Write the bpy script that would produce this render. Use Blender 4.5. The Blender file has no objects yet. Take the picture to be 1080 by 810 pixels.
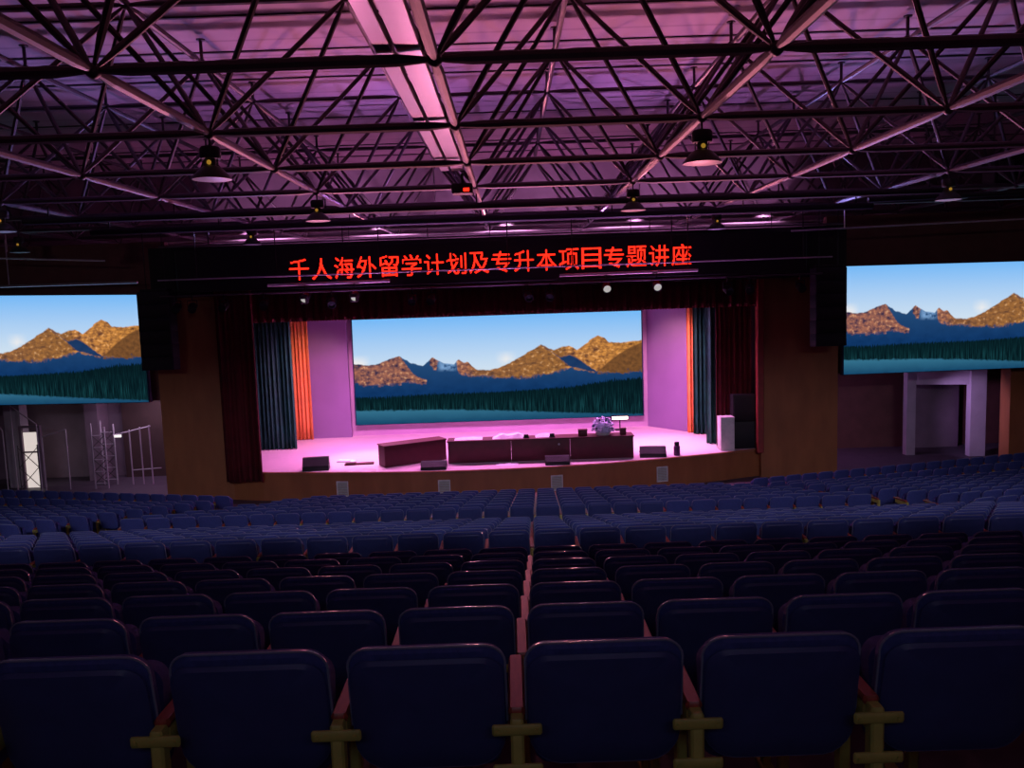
import bpy, math, random
from mathutils import Vector, Matrix
random.seed(7)
S = bpy.context.scene
COL = S.collection
PI = math.pi

# ------------------------------------------------------------------ helpers
def lin(c):
    return tuple((v/255/12.92 if v/255 <= .04045 else ((v/255+.055)/1.055)**2.4) for v in c)

class MB:
    """collects shapes, then links them as one mesh object"""
    def __init__(s): s.v, s.f = [], []
    def add(s, vs, fs):
        n = len(s.v); s.v += [tuple(p) for p in vs]; s.f += [tuple(i+n for i in f) for f in fs]
    def box(s, x0, x1, y0, y1, z0, z1, bev=0.0, M=None):
        b = min(bev, (x1-x0)*.45, (y1-y0)*.45, (z1-z0)*.45)
        if b <= 0:
            vs = [Vector((x, y, z)) for z in (z0, z1) for y in (y0, y1) for x in (x0, x1)]
            fs = [(0,2,3,1),(4,5,7,6),(0,1,5,4),(2,6,7,3),(0,4,6,2),(1,3,7,5)]
        else:
            def ring(i, z):
                return [Vector(p) for p in ((x0+i, y0+b, z), (x0+b, y0+i, z), (x1-b, y0+i, z), (x1-i, y0+b, z),
                                            (x1-i, y1-b, z), (x1-b, y1-i, z), (x0+b, y1-i, z), (x0+i, y1-b, z))]
            vs = ring(b*.6, z0)+ring(0, z0+b)+ring(0, z1-b)+ring(b*.6, z1); fs = []
            for k in range(3):
                for j in range(8):
                    a = k*8+j; c = k*8+(j+1) % 8; fs.append((a, c, c+8, a+8))
            fs.append(tuple(range(7, -1, -1))); fs.append(tuple(range(24, 32)))
        if M is not None: vs = [M @ p for p in vs]
        s.add(vs, fs)
    def tube(s, p, q, r, n=8, r2=None, caps=True):
        p, q = Vector(p), Vector(q); d = (q-p).normalized()
        a = d.orthogonal().normalized(); b = d.cross(a); r2 = r if r2 is None else r2
        vs = [p+(a*math.cos(2*PI*i/n)+b*math.sin(2*PI*i/n))*r for i in range(n)]
        vs += [q+(a*math.cos(2*PI*i/n)+b*math.sin(2*PI*i/n))*r2 for i in range(n)]
        fs = [(i, (i+1) % n, n+(i+1) % n, n+i) for i in range(n)]
        if caps: fs += [tuple(range(n-1, -1, -1)), tuple(range(n, 2*n))]
        s.add(vs, fs)
    def path(s, pts, r, n=8):
        for a, b in zip(pts[:-1], pts[1:]): s.tube(a, b, r, n)
    def lathe(s, prof, c=(0,0,0), n=20, M=None):
        vs = [Vector((r*math.cos(2*PI*i/n), r*math.sin(2*PI*i/n), z)) for r, z in prof for i in range(n)]
        fs = [(k*n+i, k*n+(i+1) % n, (k+1)*n+(i+1) % n, (k+1)*n+i) for k in range(len(prof)-1) for i in range(n)]
        if prof[0][0] > 1e-4: fs.append(tuple(range(n-1, -1, -1)))
        if prof[-1][0] > 1e-4: fs.append(tuple(range((len(prof)-1)*n, len(prof)*n)))
        if M is not None: vs = [M @ p for p in vs]
        s.add([p+Vector(c) for p in vs], fs)
    def ball(s, c, r, n=8, m=5, sc=(1,1,1)):
        vs, fs = [], []
        for k in range(m+1):
            t = PI*k/m
            for i in range(n):
                vs.append((c[0]+r*sc[0]*math.sin(t)*math.cos(2*PI*i/n), c[1]+r*sc[1]*math.sin(t)*math.sin(2*PI*i/n), c[2]-r*sc[2]*math.cos(t)))
        for k in range(m):
            for i in range(n): fs.append((k*n+i, k*n+(i+1) % n, (k+1)*n+(i+1) % n, (k+1)*n+i))
        s.add(vs, fs)
    def prism(s, poly, z0, z1):
        n = len(poly)
        s.add([(x, y, z0) for x, y in poly]+[(x, y, z1) for x, y in poly],
              [tuple(range(n-1, -1, -1)), tuple(range(n, 2*n))]+[(i, (i+1) % n, n+(i+1) % n, n+i) for i in range(n)])
    def extrude_x(s, poly, x0, x1):
        n = len(poly)
        s.add([(x0, y, z) for y, z in poly]+[(x1, y, z) for y, z in poly],
              [tuple(range(n)), tuple(range(2*n-1, n-1, -1))]+[(i, n+i, n+(i+1) % n, (i+1) % n) for i in range(n)])
    def build(s, name, mat, parent=None, loc=(0,0,0), rz=0.0, smooth=0.6):
        me = bpy.data.meshes.new(name); me.from_pydata(s.v, [], s.f); me.validate(); me.update()
        if mat: me.materials.append(mat)
        if smooth:
            me.shade_smooth(); me.set_sharp_from_angle(angle=smooth)
        return link(name, me, parent, loc, rz)

def link(name, me, parent=None, loc=(0,0,0), rz=0.0):
    o = bpy.data.objects.new(name, me); COL.objects.link(o)
    o.location = loc; o.rotation_euler = (0, 0, rz)
    if parent is not None: o.parent = parent
    return o
def tag(o, label, cat, group=None, kind=None):
    o['label'] = label; o['category'] = cat
    if group: o['group'] = group
    if kind: o['kind'] = kind
    return o
def thing(name, label, cat, loc=(0,0,0), rz=0.0, group=None):
    return tag(link(name, None, None, loc, rz), label, cat, group)
def struct(o):
    o['kind'] = 'structure'; return o
def copy_tree(src, loc, rz, label):
    c = src.copy(); COL.objects.link(c); c.location = loc; c.rotation_euler = (0, 0, rz); c['label'] = label
    for ch in src.children:
        d = ch.copy(); COL.objects.link(d); d.parent = c
        for g in ch.children:
            e = g.copy(); COL.objects.link(e); e.parent = d
    return c

# ------------------------------------------------------------------ materials
def mat(name, rgb, rough=.6, metal=0.0, var=.12, scale=6.0, bump=0.0, emit=None, strength=0.0, spec=.5, stretch=(1,1,1)):
    m = bpy.data.materials.new(name); m.use_nodes = True
    nt = m.node_tree; N, L = nt.nodes, nt.links; b = N['Principled BSDF']
    tc = N.new('ShaderNodeTexCoord'); mp = N.new('ShaderNodeMapping'); mp.inputs['Scale'].default_value = stretch
    no = N.new('ShaderNodeTexNoise'); no.inputs['Scale'].default_value = scale; no.inputs['Detail'].default_value = 4
    L.new(tc.outputs['Object'], mp.inputs[0]); L.new(mp.outputs[0], no.inputs['Vector'])
    cr = N.new('ShaderNodeValToRGB'); c = lin(rgb)
    cr.color_ramp.elements[0].position = .3; cr.color_ramp.elements[1].position = .7
    cr.color_ramp.elements[0].color = (*[v*(1-var) for v in c], 1); cr.color_ramp.elements[1].color = (*[min(1, v*(1+var)) for v in c], 1)
    L.new(no.outputs['Fac'], cr.inputs[0]); L.new(cr.outputs[0], b.inputs['Base Color'])
    b.inputs['Roughness'].default_value = rough; b.inputs['Metallic'].default_value = metal
    b.inputs['Specular IOR Level'].default_value = spec
    if bump:
        bp = N.new('ShaderNodeBump'); bp.inputs['Strength'].default_value = bump; bp.inputs['Distance'].default_value = .02
        L.new(no.outputs['Fac'], bp.inputs['Height']); L.new(bp.outputs[0], b.inputs['Normal'])
    if emit:
        b.inputs['Emission Color'].default_value = (*lin(emit), 1); b.inputs['Emission Strength'].default_value = strength
    return m

def deck_mat(name, rgb):
    """painted roof sheets: faint joints every 1.1 m"""
    m = mat(name, rgb, .75, 0, .1, .5)
    nt = m.node_tree; N, L = nt.nodes, nt.links; b = N['Principled BSDF']
    src = b.inputs['Base Color'].links[0].from_socket
    wv = N.new('ShaderNodeTexWave'); wv.bands_direction = 'Y'; wv.inputs['Scale'].default_value = .28
    wv.inputs['Distortion'].default_value = .15
    r = N.new('ShaderNodeValToRGB'); r.color_ramp.elements[0].position = .0; r.color_ramp.elements[0].color = (.72,.72,.72,1)
    r.color_ramp.elements[1].position = .04; r.color_ramp.elements[1].color = (1,1,1,1)
    tc = N.new('ShaderNodeTexCoord'); L.new(tc.outputs['Object'], wv.inputs['Vector']); L.new(wv.outputs['Fac'], r.inputs[0])
    mx = N.new('ShaderNodeMixRGB'); mx.blend_type = 'MULTIPLY'; mx.inputs[0].default_value = 1
    L.new(src, mx.inputs[1]); L.new(r.outputs[0], mx.inputs[2]); L.new(mx.outputs[0], b.inputs['Base Color'])
    return m

def landscape_mat(name):
    """a picture of mountains, forest and a lake as shown on the LED walls (u,v = picture)"""
    m = bpy.data.materials.new(name); m.use_nodes = True
    nt = m.node_tree; N, L = nt.nodes, nt.links; N.clear()
    def sock(x, inp):
        if isinstance(x, (int, float)): inp.default_value = x
        else: L.new(x, inp)
    def math_(op, a, b=0.0):
        n = N.new('ShaderNodeMath'); n.operation = op; sock(a, n.inputs[0]); sock(b, n.inputs[1]); return n.outputs[0]
    def step(a, b, soft=.006):                       # 1 where a > b
        n = N.new('ShaderNodeMapRange'); L.new(math_('SUBTRACT', a, b), n.inputs[0]); n.inputs[1].default_value = -soft; n.inputs[2].default_value = soft
        return n.outputs[0]
    def curve(x, pts):
        n = N.new('ShaderNodeValToRGB'); e = n.color_ramp.elements
        e[0].position = pts[0][0]; e[0].color = (pts[0][1],)*3+(1,)
        e[1].position = pts[-1][0]; e[1].color = (pts[-1][1],)*3+(1,)
        for p, v in pts[1:-1]:
            q = e.new(p); q.color = (v, v, v, 1)
        L.new(x, n.inputs[0]); return n.outputs[0]
    def mix(f, a, b):
        n = N.new('ShaderNodeMixRGB'); sock(f, n.inputs[0])
        for k, c in ((1, a), (2, b)):
            if isinstance(c, tuple): n.inputs[k].default_value = (*lin(c), 1)
            else: L.new(c, n.inputs[k])
        return n.outputs[0]
    uv = N.new('ShaderNodeUVMap'); sp = N.new('ShaderNodeSeparateXYZ'); L.new(uv.outputs[0], sp.inputs[0])
    u, v = sp.outputs[0], sp.outputs[1]
    def noise(sx, sy, det=4, off=0.0):
        mp = N.new('ShaderNodeMapping'); mp.inputs['Scale'].default_value = (sx, sy, 1); mp.inputs['Location'].default_value = (off, off*.7, 0)
        L.new(uv.outputs[0], mp.inputs[0]); n = N.new('ShaderNodeTexNoise'); n.inputs['Scale'].default_value = 1; n.inputs['Detail'].default_value = det
        L.new(mp.outputs[0], n.inputs['Vector']); return n.outputs['Fac']
    n1 = noise(52, 20, 7); n2 = noise(70, 30, 9, 3.1); n3 = noise(26, 12, 5, 8.2); trees = noise(260, 3, 2, 1.7); streak = noise(300, 5, 3, 5.5)
    jag = math_('MULTIPLY', math_('SUBTRACT', n2, .5), .035)
    uj = math_('ADD', u, math_('MULTIPLY', math_('SUBTRACT', n1, .5), .02))
    ridge = curve(u, [(0,.585),(.045,.565),(.075,.575),(.159,.645),(.199,.575),(.239,.545),(.273,.622),(.313,.565),(.348,.55),(.365,.60),(.38,.565),(.396,.57),(.422,.5),(.456,.485),(.5,.5),(.557,.565),(.603,.64),(.652,.712),(.694,.655),(.729,.69),(.752,.69),(.775,.65),(.797,.685),(.832,.762),(.849,.778),(.872,.757),(.884,.715),(.935,.705),(1,.725)])
    ridge = math_('ADD', ridge, math_('MULTIPLY', math_('SUBTRACT', n1, .5), .03))
    # foot of the sunlit rock
    shade = curve(u, [(0,.40),(.06,.37),(.15,.38),(.185,.40),(.25,.375),(.262,.55),(.285,.50),(.296,.60),(.355,.60),(.36,.47),(.405,.44),(.43,.43),(.5,.415),(.6,.40),(.66,.42),(.752,.48),(.79,.46),(.825,.435),(.845,.43),(.93,.44),(1,.46)])
    shade = math_('ADD', shade, math_('MULTIPLY', math_('SUBTRACT', n1, .5), .10))
    front = curve(u, [(0,0),(.80,.30),(.83,.42),(.86,.47),(.90,.56),(.95,.645),(1,.70)])      # dark near slope at the right
    side = curve(u, [(0,0),(.648,0),(.652,.71),(.689,.635),(.717,.585),(.75,.605),(.77,.585),(.81,.50),(.845,.43),(.85,0),(1,0)])     # shaded side of the middle peak
    side0 = curve(u, [(0,.70),(.652,.705),(.70,.61),(.752,.49),(.85,.42),(1,.42)])
    cleft = curve(u, [(0,1),(.157,1),(.16,.645),(.185,.55),(.205,.47),(.262,.385),(.268,1),(1,1)])
    forest = curve(u, [(0,.265),(.1,.26),(.26,.275),(.5,.275),(.75,.30),(.87,.345),(1,.365)])
    forest = math_('ADD', forest, math_('MULTIPLY', math_('SUBTRACT', trees, .5), .10))
    shore = curve(u, [(0,.135),(.3,.12),(.5,.095),(.75,.05),(1,.015)])
    shore = math_('ADD', shore, jag)
    sky = mix(curve(v, [(0,0),(.5,0),(1,1)]), (206,224,240), (116,184,246))
    cloud = math_('MULTIPLY', step(math_('ADD', v, math_('MULTIPLY', n3, -.2)), .45, .03), curve(u, [(0,.9),(.03,.7),(.06,0),(.49,0),(.53,.7),(.57,0),(1,0)]))
    cloud = math_('MULTIPLY', cloud, math_('SUBTRACT', 1.0, step(v, .63, .04)))
    sky = mix(cloud, sky, (245,240,235))
    warm = mix(curve(u, [(0,0),(.35,.1),(.6,.75),(1,1)]), (176,112,88), (226,152,70))
    dark = mix(curve(u, [(0,0),(.5,.3),(1,1)]), (44,40,72), (110,68,38))
    n4 = noise(30, 26, 6, 12.3)
    cliff = math_('ADD', math_('MULTIPLY', n2, .55), math_('MULTIPLY', n4, .45))
    rock = mix(curve(cliff, [(0,0),(.37,0),(.60,1),(1,1)]), dark, warm)
    mid = math_('MULTIPLY', step(u, .41, .02), math_('SUBTRACT', 1.0, step(u, .735, .01)))
    rock = mix(math_('MULTIPLY', mid, .55), rock, mix(n1, (70,52,30), (150,100,52)))
    gleam = math_('MULTIPLY', step(n2, .64, .06), step(u, .02, .01)); rock = mix(math_('MULTIPLY', gleam, .35), rock, (250,206,160))
    snow = math_('MULTIPLY', math_('MULTIPLY', step(u, .296, .01), math_('SUBTRACT', 1.0, step(u, .352, .01))), step(n1, .45, .08))
    blue = mix(n3, (8,40,82), (20,62,114))
    blue = mix(curve(v, [(0,0),(.3,0),(.6,1),(1,1)]), blue, (36,74,118))
    col = mix(step(v, shade, .012), blue, rock)
    col = mix(math_('MULTIPLY', snow, step(v, .5, .02)), col, (120,160,205))
    fr = math_('MULTIPLY', step(math_('ADD', front, jag), v, .008), step(v, math_('ADD', math_('MULTIPLY', n1, .16), .345), .012))
    col = mix(fr, col, mix(n2, (56,40,32), (150,98,52)))
    sd = math_('MULTIPLY', step(math_('ADD', side, jag), v, .008), step(v, math_('ADD', side0, jag), .008)); col = mix(sd, col, mix(n3, (14,42,84), (36,66,108)))
    col = mix(step(v, math_('ADD', cleft, jag), .008), col, blue)
    col = mix(step(v, ridge, .006), col, sky)
    tree = mix(math_('MULTIPLY', curve(streak, [(0,0),(.45,0),(.75,1),(1,1)]), curve(v, [(0,1),(.12,1),(.3,.15),(1,0)])), (5,24,30), (24,72,78))
    col = mix(step(forest, v, .006), col, tree)
    lake = mix(curve(v, [(0,0),(.13,1),(1,1)]), mix(n3, (12,54,88), (26,78,112)), (52,112,140))
    col = mix(step(shore, v, .008), col, lake)
    em = N.new('ShaderNodeEmission'); L.new(col, em.inputs[0]); em.inputs[1].default_value = 1.0
    out = N.new('ShaderNodeOutputMaterial'); L.new(em.outputs[0], out.inputs[0])
    return m

M_ = dict(
    navy=mat('navy_fabric', (62,70,132), .8, 0, .14, 40, .15, spec=.35),
    shell=mat('navy_shell', (58,66,118), .5, 0, .08, 12, spec=.5),
    edge=mat('edge_piping', (128,130,158), .25, 0, .05, 8),  # pale tone stands in for the screens' highlight on seat edges
    post=mat('ochre_iron', (176,168,84), .5, 0, .12, 20),
    arm=mat('red_brown_wood', (146,66,50), .35, 0, .2, 12, stretch=(6,1,1)),
    floor=mat('hall_floor', (74,66,78), .6, 0, .12, 3),
    stage=mat('stage_boards', (214,190,198), .45, 0, .08, 2, stretch=(1,8,1)),
    wood=mat('orange_wood_panel', (156,98,58), .5, 0, .14, 2.5, stretch=(1,1,.3)),
    trimred=mat('red_painted_trim', (150,58,52), .5),
    steel=mat('grey_steel_paint', (74,64,70), .5, .1, .12, 5),
    deck=deck_mat('roof_sheets', (176,160,168)),
    purlin=mat('dark_purlin', (64,52,60), .6),
    dark=mat('black_paint', (14,13,16), .6),
    darkwall=mat('dark_brown_wall', (100,64,60), .8, 0, .15, 2),
    umber=mat('umber_wall', (62,42,42), .8, 0, .15, 2),
    plum=mat('mauve_grey_wall', (128,108,124), .8, 0, .12, 1.5),
    pale=mat('pale_plaster', (176,164,178), .8, 0, .08, 2),
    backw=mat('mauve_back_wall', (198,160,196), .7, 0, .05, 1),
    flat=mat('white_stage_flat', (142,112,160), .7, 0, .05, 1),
    grey=mat('light_grey_wall', (140,136,140), .8),
    redcloth=mat('dark_red_velvet', (92,8,22), .85, 0, .25, 3, .2),
    green=mat('dark_green_velvet', (8,74,64), .7, 0, .3, 3, .2),
    orange=mat('orange_drape', (242,146,84), .7, 0, .12, 3),
    maroon=mat('maroon_table_skirt', (84,24,38), .6, 0, .12, 4),
    white=mat('white_paint', (220,216,214), .5),
    chrome=mat('pale_metal', (200,190,196), .35, .6),
    tray=mat('bare_zinc', (150,150,182), .3, .55, .08, 1.2, stretch=(1,.4,1)),
    black=mat('black_speaker', (10,10,14), .5, 0, .2, 60),
    grille=mat('black_mesh_grille', (18,18,24), .6, 0, .5, 160, .4),
    bluegrille=mat('dark_blue_cabinet', (14,16,34), .55, 0, .3, 30),
    lens=mat('glass_lens', (210,205,210), .2, 0, .05, 8, emit=(235,230,225), strength=.5),
    bulb=mat('warm_bulb', (240,200,90), .4, emit=(255,196,70), strength=.28),
    shade=mat('dark_green_enamel', (44,52,46), .45, 0, .1, 8),
    disc=mat('frosted_glass', (186,196,186), .4),
    redled=mat('red_led', (255,40,24), .4, emit=(255,38,20), strength=2.6),
    beacon=mat('floodlight_glass', (255,245,225), .4, emit=(255,225,200), strength=4.0),
    daylight=mat('daylight_pane', (235,225,220), .4, emit=(240,226,218), strength=.75),
    stripl=mat('lit_tube', (240,240,230), .4, emit=(245,240,230), strength=1.0),
    flower=mat('pale_blue_petals', (214,212,250), .6, 0, .2, 30),
    leaf=mat('plant_leaves', (52,60,110), .6, 0, .3, 30),
    paper=mat('white_paper', (232,222,236), .7),
    purple=mat('purple_plastic', (92,40,92), .5),
    bluewhite=mat('blue_led_edge', (20,16,70), .5),
)
M_['picture'] = landscape_mat('mountain_lake_picture')

# ------------------------------------------------------------------ camera
cd = bpy.data.cameras.new('camera'); cam = bpy.data.objects.new('camera', cd); COL.objects.link(cam)
cd.sensor_width = 36; cd.lens = 36*870/1080; cd.clip_end = 200
cam.matrix_world = Matrix.Translation((0, 0, 6.6)) @ Matrix.Rotation(PI/2-math.radians(6.1), 4, 'X') @ Matrix.Rotation(-.0335, 4, 'Z')
S.camera = cam
CAMI = cam.matrix_world.inverted()
def pix(p):
    c = CAMI @ Vector(p)
    if c.z > -.3: return None
    return 540-870*c.x/c.z, 405+870*c.y/c.z
def seen(p, m=30):
    q = pix(p); return q is not None and -m < q[0] < 1080+m and -m < q[1] < 810+m

# ------------------------------------------------------------------ floor
ROW = .944
def fz(y):                                       # height of the hall floor at depth y
    pts = [(9.2, 2.84), (9.9, 2.84), (9.9+6*ROW, 1.46), (17.4, 1.21), (24.0, .0), (60, 0)]
    if y <= 2.21: return 4.863
    if y < 9.2:
        k = min(6, int((y-2.21)/ROW)); return 4.62-.243*k
    for (a, za), (b, zb) in zip(pts[:-1], pts[1:]):
        if a <= y <= b: return za+(zb-za)*(y-a)/(b-a)
prof = [(-3, 4.863), (2.21, 4.863)]
for k in range(7):
    y0 = 2.21+ROW*k; z = 4.62-.243*k
    prof += [(y0, z), (y0+ROW if k < 6 else 9.2, z)]
prof += [(9.2, 2.84), (9.9, 2.84), (9.9+6*ROW, 1.46), (17.4, 1.21), (24.0, 0), (36, 0), (36, -.3), (-3, -.3)]
b = MB(); b.extrude_x(prof, -22.5, 21.2); struct(b.build('floor', M_['floor'], smooth=0))

# ------------------------------------------------------------------ auditorium seats
def panel(w, z0, z1, t, rt, rb, ylow, yhigh, cup, n=5, rings=(.0, .55, .93, 1.0)):
    """padded board with rounded corners, leaning from ylow (bottom) to yhigh (top), hollowed towards the sitter"""
    b = MB(); h = z1-z0; hw = w/2; out = []
    for cx, cz, r, a0 in ((hw-rt, z1-rt, rt, 0), (-hw+rt, z1-rt, rt, 90), (-hw+rb, z0+rb, rb, 180), (hw-rb, z0+rb, rb, 270)):
        for k in range(n+1):
            a = math.radians(a0+90*k/n); out.append((cx+r*math.cos(a), cz+r*math.sin(a)))
    m = len(out); zc = (z0+z1)/2
    def ring(s, dy):
        vs = []
        for x, z in out:
            X, Z = x*s, zc+(z-zc)*s
            vs.append((X, ylow+(yhigh-ylow)*(Z-z0)/h+cup*(X/hw)**2+dy, Z))
        return vs
    seq = [(.02, -t*.5)]+[(s, -t*.5) for s in rings[1:-1]]+[(1.0, -t*.5+.012), (1.0, t*.5-.012)]+[(s, t*.5) for s in rings[-2:0:-1]]+[(.02, t*.5)]
    vs = [p for s, dy in seq for p in ring(s, dy)]
    fs = [(k*m+i, (k+1)*m+i, (k+1)*m+(i+1) % m, k*m+(i+1) % m) for k in range(len(seq)-1) for i in range(m)]
    fs += [tuple(range(m)), tuple(range(len(vs)-1, len(vs)-m-1, -1))]
    b.add(vs, fs); return b
PITCH = .56
def seat_parts(root, brackets=True):
    panel(.497, .49, .90, .048, .075, .09, .035, -.042, .03).build('backrest', M_['navy'], root)
    panel(.485, .475, .872, .022, .07, .10, -.002, -.079, .03).build('back_shell', M_['shell'], root)
    e = MB(); pts = []                              # pale glossy tube standing in for the rim highlight along the backrest's upper edge
    for cx, cz, a0, a1 in ((.1735, .825, -10, 90), (-.1735, .825, 90, 190)):
        for k in range(8):
            a = math.radians(a0+(a1-a0)*k/7); x, z = cx+.0735*math.cos(a), cz+.0735*math.sin(a)
            pts.append((x, .035-.077*(z-.49)/.41+.03*(x/.2485)**2-.0155, z))
    pts = [(.2475, .018, .62)]+pts+[(-.2475, .018, .62)]
    e.path([(x*1.008, y, z+.003) for x, y, z in pts], .0046, 6); e.build('edge_piping', M_['edge'], root)
    panel(.45, .43, .79, .085, .06, .05, .125, .155, -.0).build('cushion', M_['navy'], root)
    p = MB(); x = -PITCH/2                          # one standard on the left, shared with the neighbour
    p.box(x-.021, x+.021, -.085, -.03, -.06, .675, .008); p.box(x-.021, x+.021, -.03, .30, .58, .66, .008)
    p.box(x-.018, x+.018, .16, .22, -.06, .60, .006); p.box(x-.03, x+.03, -.12, .27, -.06, .015, .006)
    p.build('standard', M_['post'], root)
    a = MB(); a.box(x-.027, x+.027, -.04, .36, .66, .69, .012); a.build('armrest', M_['arm'], root)
    if brackets:
        for z in (.645, .515):
            q = MB(); q.box(x-.078, x+.078, -.093, -.078, z-.017, z+.017, .006); q.tube((x-.06, -.098, z), (x-.06, -.09, z), .007, 6); q.tube((x+.06, -.098, z), (x+.06, -.09, z), .007, 6)
            q.build('bracket', M_['post'], root)
def end_standard(root, side):
    p = MB(); x = side*PITCH/2
    p.box(x-.021, x+.021, -.085, -.03, -.06, .675, .008); p.box(x-.021, x+.021, -.03, .30, .58, .66, .008); p.box(x-.018, x+.018, .16, .22, -.06, .60, .006)
    return p
ORD = 'nearest first second third fourth fifth sixth seventh eighth ninth tenth eleventh twelfth thirteenth fourteenth fifteenth sixteenth seventeenth eighteenth nineteenth twentieth'.split()
XC = -.02                                        # the line of armrests down the middle
spots = []                                       # (distance, x, y, z, rz, label, group, wide)
def spot_row(y, lo, hi, label, group, drift=0.0):
    k = 0
    i0, i1 = math.ceil((lo-XC)/PITCH), math.floor((hi-XC)/PITCH)-1
    for i in range(i0, i1+1):
        x = XC+drift+PITCH*(i+.5); n = -i if i < 0 else i+1
        side = 'left' if i < 0 else 'right'
        spots.append((math.hypot(x, y), x, y, fz(y), 0.0, label % (ORD[n] if n < len(ORD) else 'outermost', side), group, abs(x) < .622*y+.35))
REAR = ['nearest row of seats', 'second nearest row', 'third nearest row', 'fourth nearest row', 'fifth nearest row', 'sixth nearest row', 'row just before the cross aisle']
for k in range(7):
    y = 2.51+ROW*k; w = .622*y+1.5
    spot_row(y, -w, w, ('navy tip-up seat in the ' if k < 6 else 'tip-up seat in the ')+REAR[k]+', %s %s of the middle armrests', 'seats of the dark rear block', .025*k)
MIDB = ['first', 'second', 'third', 'fourth', 'fifth', 'sixth', 'seventh']
for k in range(7):
    y = 9.9+ROW*k; w = .622*y+1.2
    lo, hi = max(-w, -11.3+.25*(y-9.9)), min(w, 10.5-.27*(y-9.9))
    spot_row(y, lo, hi, 'blue tip-up seat in the '+MIDB[k]+' row beyond the cross aisle, %s %s of centre', 'seats of the middle block', .20+.02*k)
for k in range(8):
    y = 17.4+ROW*k; t = k/7
    spot_row(y, -9.3+2.1*t, 7.7-1.6*t, ('blue tip-up seat in the rearmost row of the front block, %s %s of centre' if k == 0 else 'blue tip-up seat in front-block row '+ORD[k+1]+' from its rear, %s %s of centre'), 'seats of the front block', .42+.03*k)
side_spots = []
A14 = math.radians(14)
for sgn, sx, ax in ((1, 7.1, .232), (-1, -8.55, -.25)):
    for r in range(10):
        t = r*ROW; px_, py_ = sx+ax*t, 24.35-.972*t
        for i in range(22):
            d = .3+PITCH*i
            x, y = px_+sgn*d*math.cos(A14), py_+d*math.sin(A14)
            if abs(x) < 19.3 and abs(x) < .622*y+1.5: side_spots.append((x, y, fz(y), sgn*A14, i == 0))
inview = sorted([s for s in spots if s[7]])
single = inview[:300]
keep = set(id(s) for s in single)
single.sort(key=lambda s: (s[2], s[1]))
protos = {}
for d, x, y, z, rz, label, group, wide in single:
    near = y < 9
    if near not in protos:
        r = thing('auditorium_seat', label, 'seat', (x, y, z), rz, group); seat_parts(r, near); protos[near] = r
    else:
        c = copy_tree(protos[near], (x, y, z), rz, label); c['group'] = group
# everything further off: small seats past the first three hundred
def far_seat_shapes():
    b = MB()
    for q in (panel(.497, .47, .90, .07, .075, .09, .03, -.055, .03, 2, (0, .55, .93, 1.0)), panel(.45, .43, .79, .085, .06, .05, .125, .155, 0, 1, (0, .5, .95, 1.0))): b.add(q.v, q.f)
    return b
def far_post_shapes():
    b = MB(); x = -PITCH/2; b.box(x-.021, x+.021, -.085, -.03, -.06, .66); b.box(x-.021, x+.021, -.03, .30, .58, .66); return b
def far_arm_shapes():
    b = MB(); x = -PITCH/2; b.box(x-.027, x+.027, -.04, .36, .66, .69); return b
def far_highlight_shapes():  # highlight line on the far seat tops, shaped as a thin tube
    b = MB(); p = [(-.2475, .0, .70), (-.245, -.03, .855), (-.225, -.045, .89), (-.175, -.055, .903), (.175, -.055, .903), (.225, -.045, .89), (.245, -.03, .855), (.2475, .0, .70)]
    b.path([(x, y-.005, z) for x, y, z in p], .0055, 4); return b
rest = [(s[1], s[2], s[3], s[4]) for s in spots if id(s) not in keep]+[s[:4] for s in side_spots]
root = thing('auditorium_seats', 'mass of small blue seats in the front and side blocks before the stage', 'seats'); root['kind'] = 'stuff'
for nm, fn, mm in (('seat_pads', far_seat_shapes, 'navy'), ('standards', far_post_shapes, 'post'), ('armrests', far_arm_shapes, 'arm'), ('edge_highlights', far_highlight_shapes, 'edge')):
    src = fn(); b = MB(); V = [Vector(p) for p in src.v]
    for x, y, z, rz in rest:
        M = Matrix.Translation((x, y, z)) @ Matrix.Rotation(rz, 4, 'Z'); b.add([M @ p for p in V], src.f)
    o = b.build(nm, M_[mm], root); o['kind'] = 'stuff'

# ------------------------------------------------------------------ room shell
def sbox(name, mat_, *a, **k):
    b = MB(); b.box(*a, **k); return struct(b.build(name, M_[mat_], smooth=0))
ZD = 12.1
ceil = sbox('ceiling', 'deck', -22.5, 21.2, -3, 36, ZD, ZD+.12)
for k in range(17):
    y = -1.6+2.254*k; b = MB(); b.box(-22.4, 21.1, y-.035, y+.035, ZD-.03, ZD-.002); o = b.build('purlin', M_['purlin'], ceil, smooth=0); o['kind'] = 'structure'
sbox('wall_left', 'darkwall', -22.8, -22.5, -3, 36, 0, ZD)
sbox('wall_right', 'darkwall', 21.2, 21.5, -3, 36, 0, ZD)
sbox('wall_rear', 'darkwall', -22.5, 21.2, -3.3, -3, 4.6, ZD)
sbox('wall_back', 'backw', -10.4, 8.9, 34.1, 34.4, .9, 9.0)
sbox('wall_far', 'plum', -22.5, 21.2, 35.7, 36, 0, ZD)
# proscenium: two wooden piers and the dark header
sbox('wall_proscenium_left', 'wood', -11.85, -9.45, 27.6, 28.3, 0, 8.3)
sbox('wall_proscenium_right', 'wood', 8.6, 11.25, 28.3, 29.0, 0, 8.3)
sbox('wall_header', 'dark', -11.85, 11.2, 27.55, 28.2, 6.9, 8.55)
sbox('trim_1', 'trimred', -9.75, -9.42, 27.45, 27.62, .9, 7.0, bev=.02)
sbox('trim_2', 'trimred', 8.42, 8.64, 28.1, 28.32, .9, 7.0, bev=.02)
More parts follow.
